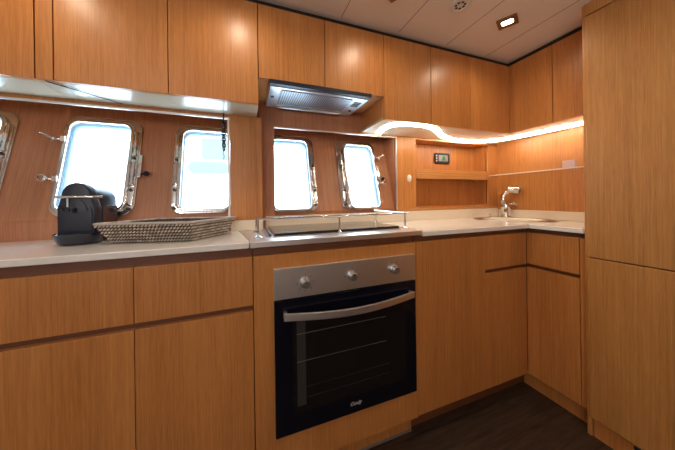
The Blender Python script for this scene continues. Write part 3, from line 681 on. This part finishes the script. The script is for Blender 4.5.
# ------------------------------------------------------------------ woven basket
bk = thing('woven_basket', 'low woven tray basket with sloping sides on the left white worktop', 'basket', (-0.26, 1.12, ZC))
Bt = [(-0.478, 1.058), (-0.177, 0.972), (-0.040, 1.180), (-0.350, 1.245)]
Bb = [(-0.438, 1.085), (-0.188, 1.013), (-0.080, 1.165), (-0.335, 1.218)]
zb0, zb1 = ZC+0.001, -0.077
def lerp(a, b, t): return tuple(a[i]+(b[i]-a[i])*t for i in range(len(a)))
def corner_loop(q, n=4, rad=0.02):
    """quad loop with rounded corners and many points"""
    out = []
    for i in range(4):
        p0, p1, p2 = q[(i-1) % 4], q[i], q[(i+1) % 4]
        a = lerp(p1, p0, rad); b = lerp(p1, p2, rad)
        for k in range(n+1):
            t = k/n; out.append(tuple((1-t)**2*a[j]+2*t*(1-t)*p1[j]+t*t*b[j] for j in range(2)))
        for k in range(1, 24): out.append(lerp(b, lerp(p2, p1, rad), k/24))
    return out
lt = corner_loop(Bt); lb = corner_loop(Bb)
# solid thin wall behind the weave
wb = bmesh.new()
def ringv(bm, loop, z, ins=0.0):
    cx = sum(p[0] for p in loop)/len(loop); cy = sum(p[1] for p in loop)/len(loop)
    return [bm.verts.new((x+(cx-x)*ins, y+(cy-y)*ins, z+H)) for x, y in loop]
A = ringv(wb, lb, zb0); B = ringv(wb, lt, zb1, 0.0); C_ = ringv(wb, lt, zb1, 0.03); D_ = ringv(wb, lb, zb0+0.004, 0.03)
n = len(A)
for P, Q in ((A, B), (B, C_), (C_, D_)):
    for k in range(n): wb.faces.new((P[k], P[(k+1) % n], Q[(k+1) % n], Q[k]))
wb.faces.new(A[::-1]); wb.faces.new(D_)
obj('basket_wall', wb, WEAVED, bk)
# woven strands: wavy horizontal ropes over uprights
st = bmesh.new(); rows = 6; dens = 1
def along(loop, m):
    return [lerp(loop[k], loop[(k+1) % len(loop)], j/m) for k in range(len(loop)) for j in range(m)]
la_t = along(lt, dens); la_b = along(lb, dens); m_ = len(la_t)
ccx = sum(p[0] for p in lt)/n; ccy = sum(p[1] for p in lt)/n
def at_len(loop, m):
    """m evenly spaced points with tangent round a closed loop"""
    seg = [math.dist(loop[k], loop[(k+1) % len(loop)]) for k in range(len(loop))]; tot = sum(seg); out = []; k = 0; acc = 0
    for i in range(m):
        d = tot*i/m
        while acc+seg[k] < d: acc += seg[k]; k += 1
        p, q = loop[k], loop[(k+1) % len(loop)]; t = (d-acc)/max(seg[k], 1e-9)
        out.append((lerp(p, q, t), math.atan2(q[1]-p[1], q[0]-p[0])))
    return out
KN = 88
for rI in range(rows):
    f = (rI+0.5)/rows
    loop = [lerp(lb[k], lt[k], f) for k in range(len(lt))]
    pl = at_len(loop, KN*2)
    for i in range(KN):
        (x, y), ang = pl[(2*i + (rI % 2)) % (2*KN)]
        dx, dy = x-ccx, y-ccy; L_ = math.hypot(dx, dy)
        M_ = Matrix.Translation((x+dx/L_*0.001, y+dy/L_*0.001, zb0+(zb1-zb0)*f+H)) @ Matrix.Rotation(ang, 4, 'Z') @ Matrix.Rotation(math.radians(-38), 4, 'Y') @ Matrix.Diagonal((1.0, 0.75, 0.50, 1))
        bmesh.ops.create_icosphere(st, subdivisions=1, radius=0.0066, matrix=M_)
o = obj('woven_strands', st, WEAVE, bk, smooth=True); o['kind'] = 'stuff'
rimp = [(x, y, zb1+0.002) for x, y in la_t]
rm = tube(rimp, 0.0042, 8, closed=True)
obj('rim', rm, RIMM, bk, smooth=True)
# plaited inner rim: little beads
bd = bmesh.new()
for (x, y), _a in at_len(lt, 150):
    x += (ccx-x)*0.03; y += (ccy-y)*0.05
    bmesh.ops.create_icosphere(bd, subdivisions=1, radius=0.0042, matrix=Matrix.Translation((x, y, zb1+0.003+H)))
o = obj('plaited_edge', bd, WEAVE, bk, smooth=True); o['kind'] = 'stuff'

# ------------------------------------------------------------------ hanging chain
ch = thing('hanging_chain', 'short dark twisted chain hanging before the porthole above the basket', 'chain', (-0.085, 1.225, 0.2))
bm = bmesh.new(); zc = 0.372
for k in range(9):
    z = 0.345 - k*0.0135; ring = []
    for j in range(12):
        a = 2*math.pi*j/12; a1 = 0.0075*math.cos(a); b1 = 0.0105*math.sin(a)
        ring.append((-0.089+a1*(0.9 if k % 2 else 0.45), 1.232+a1*(0.45 if k % 2 else 0.9), z+b1))
    tube(ring, 0.0030, 6, bm, closed=True)
obj('links', bm, BLKPL, ch, smooth=True)
obj('top_cord', tube([(-0.089, 1.232, 0.3965), (-0.089, 1.232, 0.355)], 0.0030, 8), BLKPL, ch)
obj('wire_tail', tube([(-0.089, 1.232, 0.226), (-0.094, 1.232, 0.215), (-0.088, 1.232, 0.20), (-0.092, 1.232, 0.185)], 0.0022, 6), DARKM, ch)

# ------------------------------------------------------------------ outside: a moored boat
bo = thing('moored_boat', 'pale moored boat with blue windows seen through the porthole above the basket', 'boat', (-0.6, 6.5, -1.5))
obj('boat_cabin', boxes((-2.6, 1.6, 5.4, 8.0, -0.4, 1.0)), BOATW, bo, bevel=0.1)
obj('boat_hull', boxes((-4.5, 2.6, 5.0, 8.5, -1.6, -0.4)), BOATW, bo, bevel=0.15)
obj('boat_window', prism([rrect(-1.02, -0.30, 0.52, 0.76, 0.11)], 0.03, FRONT(5.4)), BOATG, bo)
obj('boat_door', prism([rrect(-0.78, -0.30, 0.80, 1.3, 0.04)], 0.03, FRONT(5.4)), BOATG, bo)
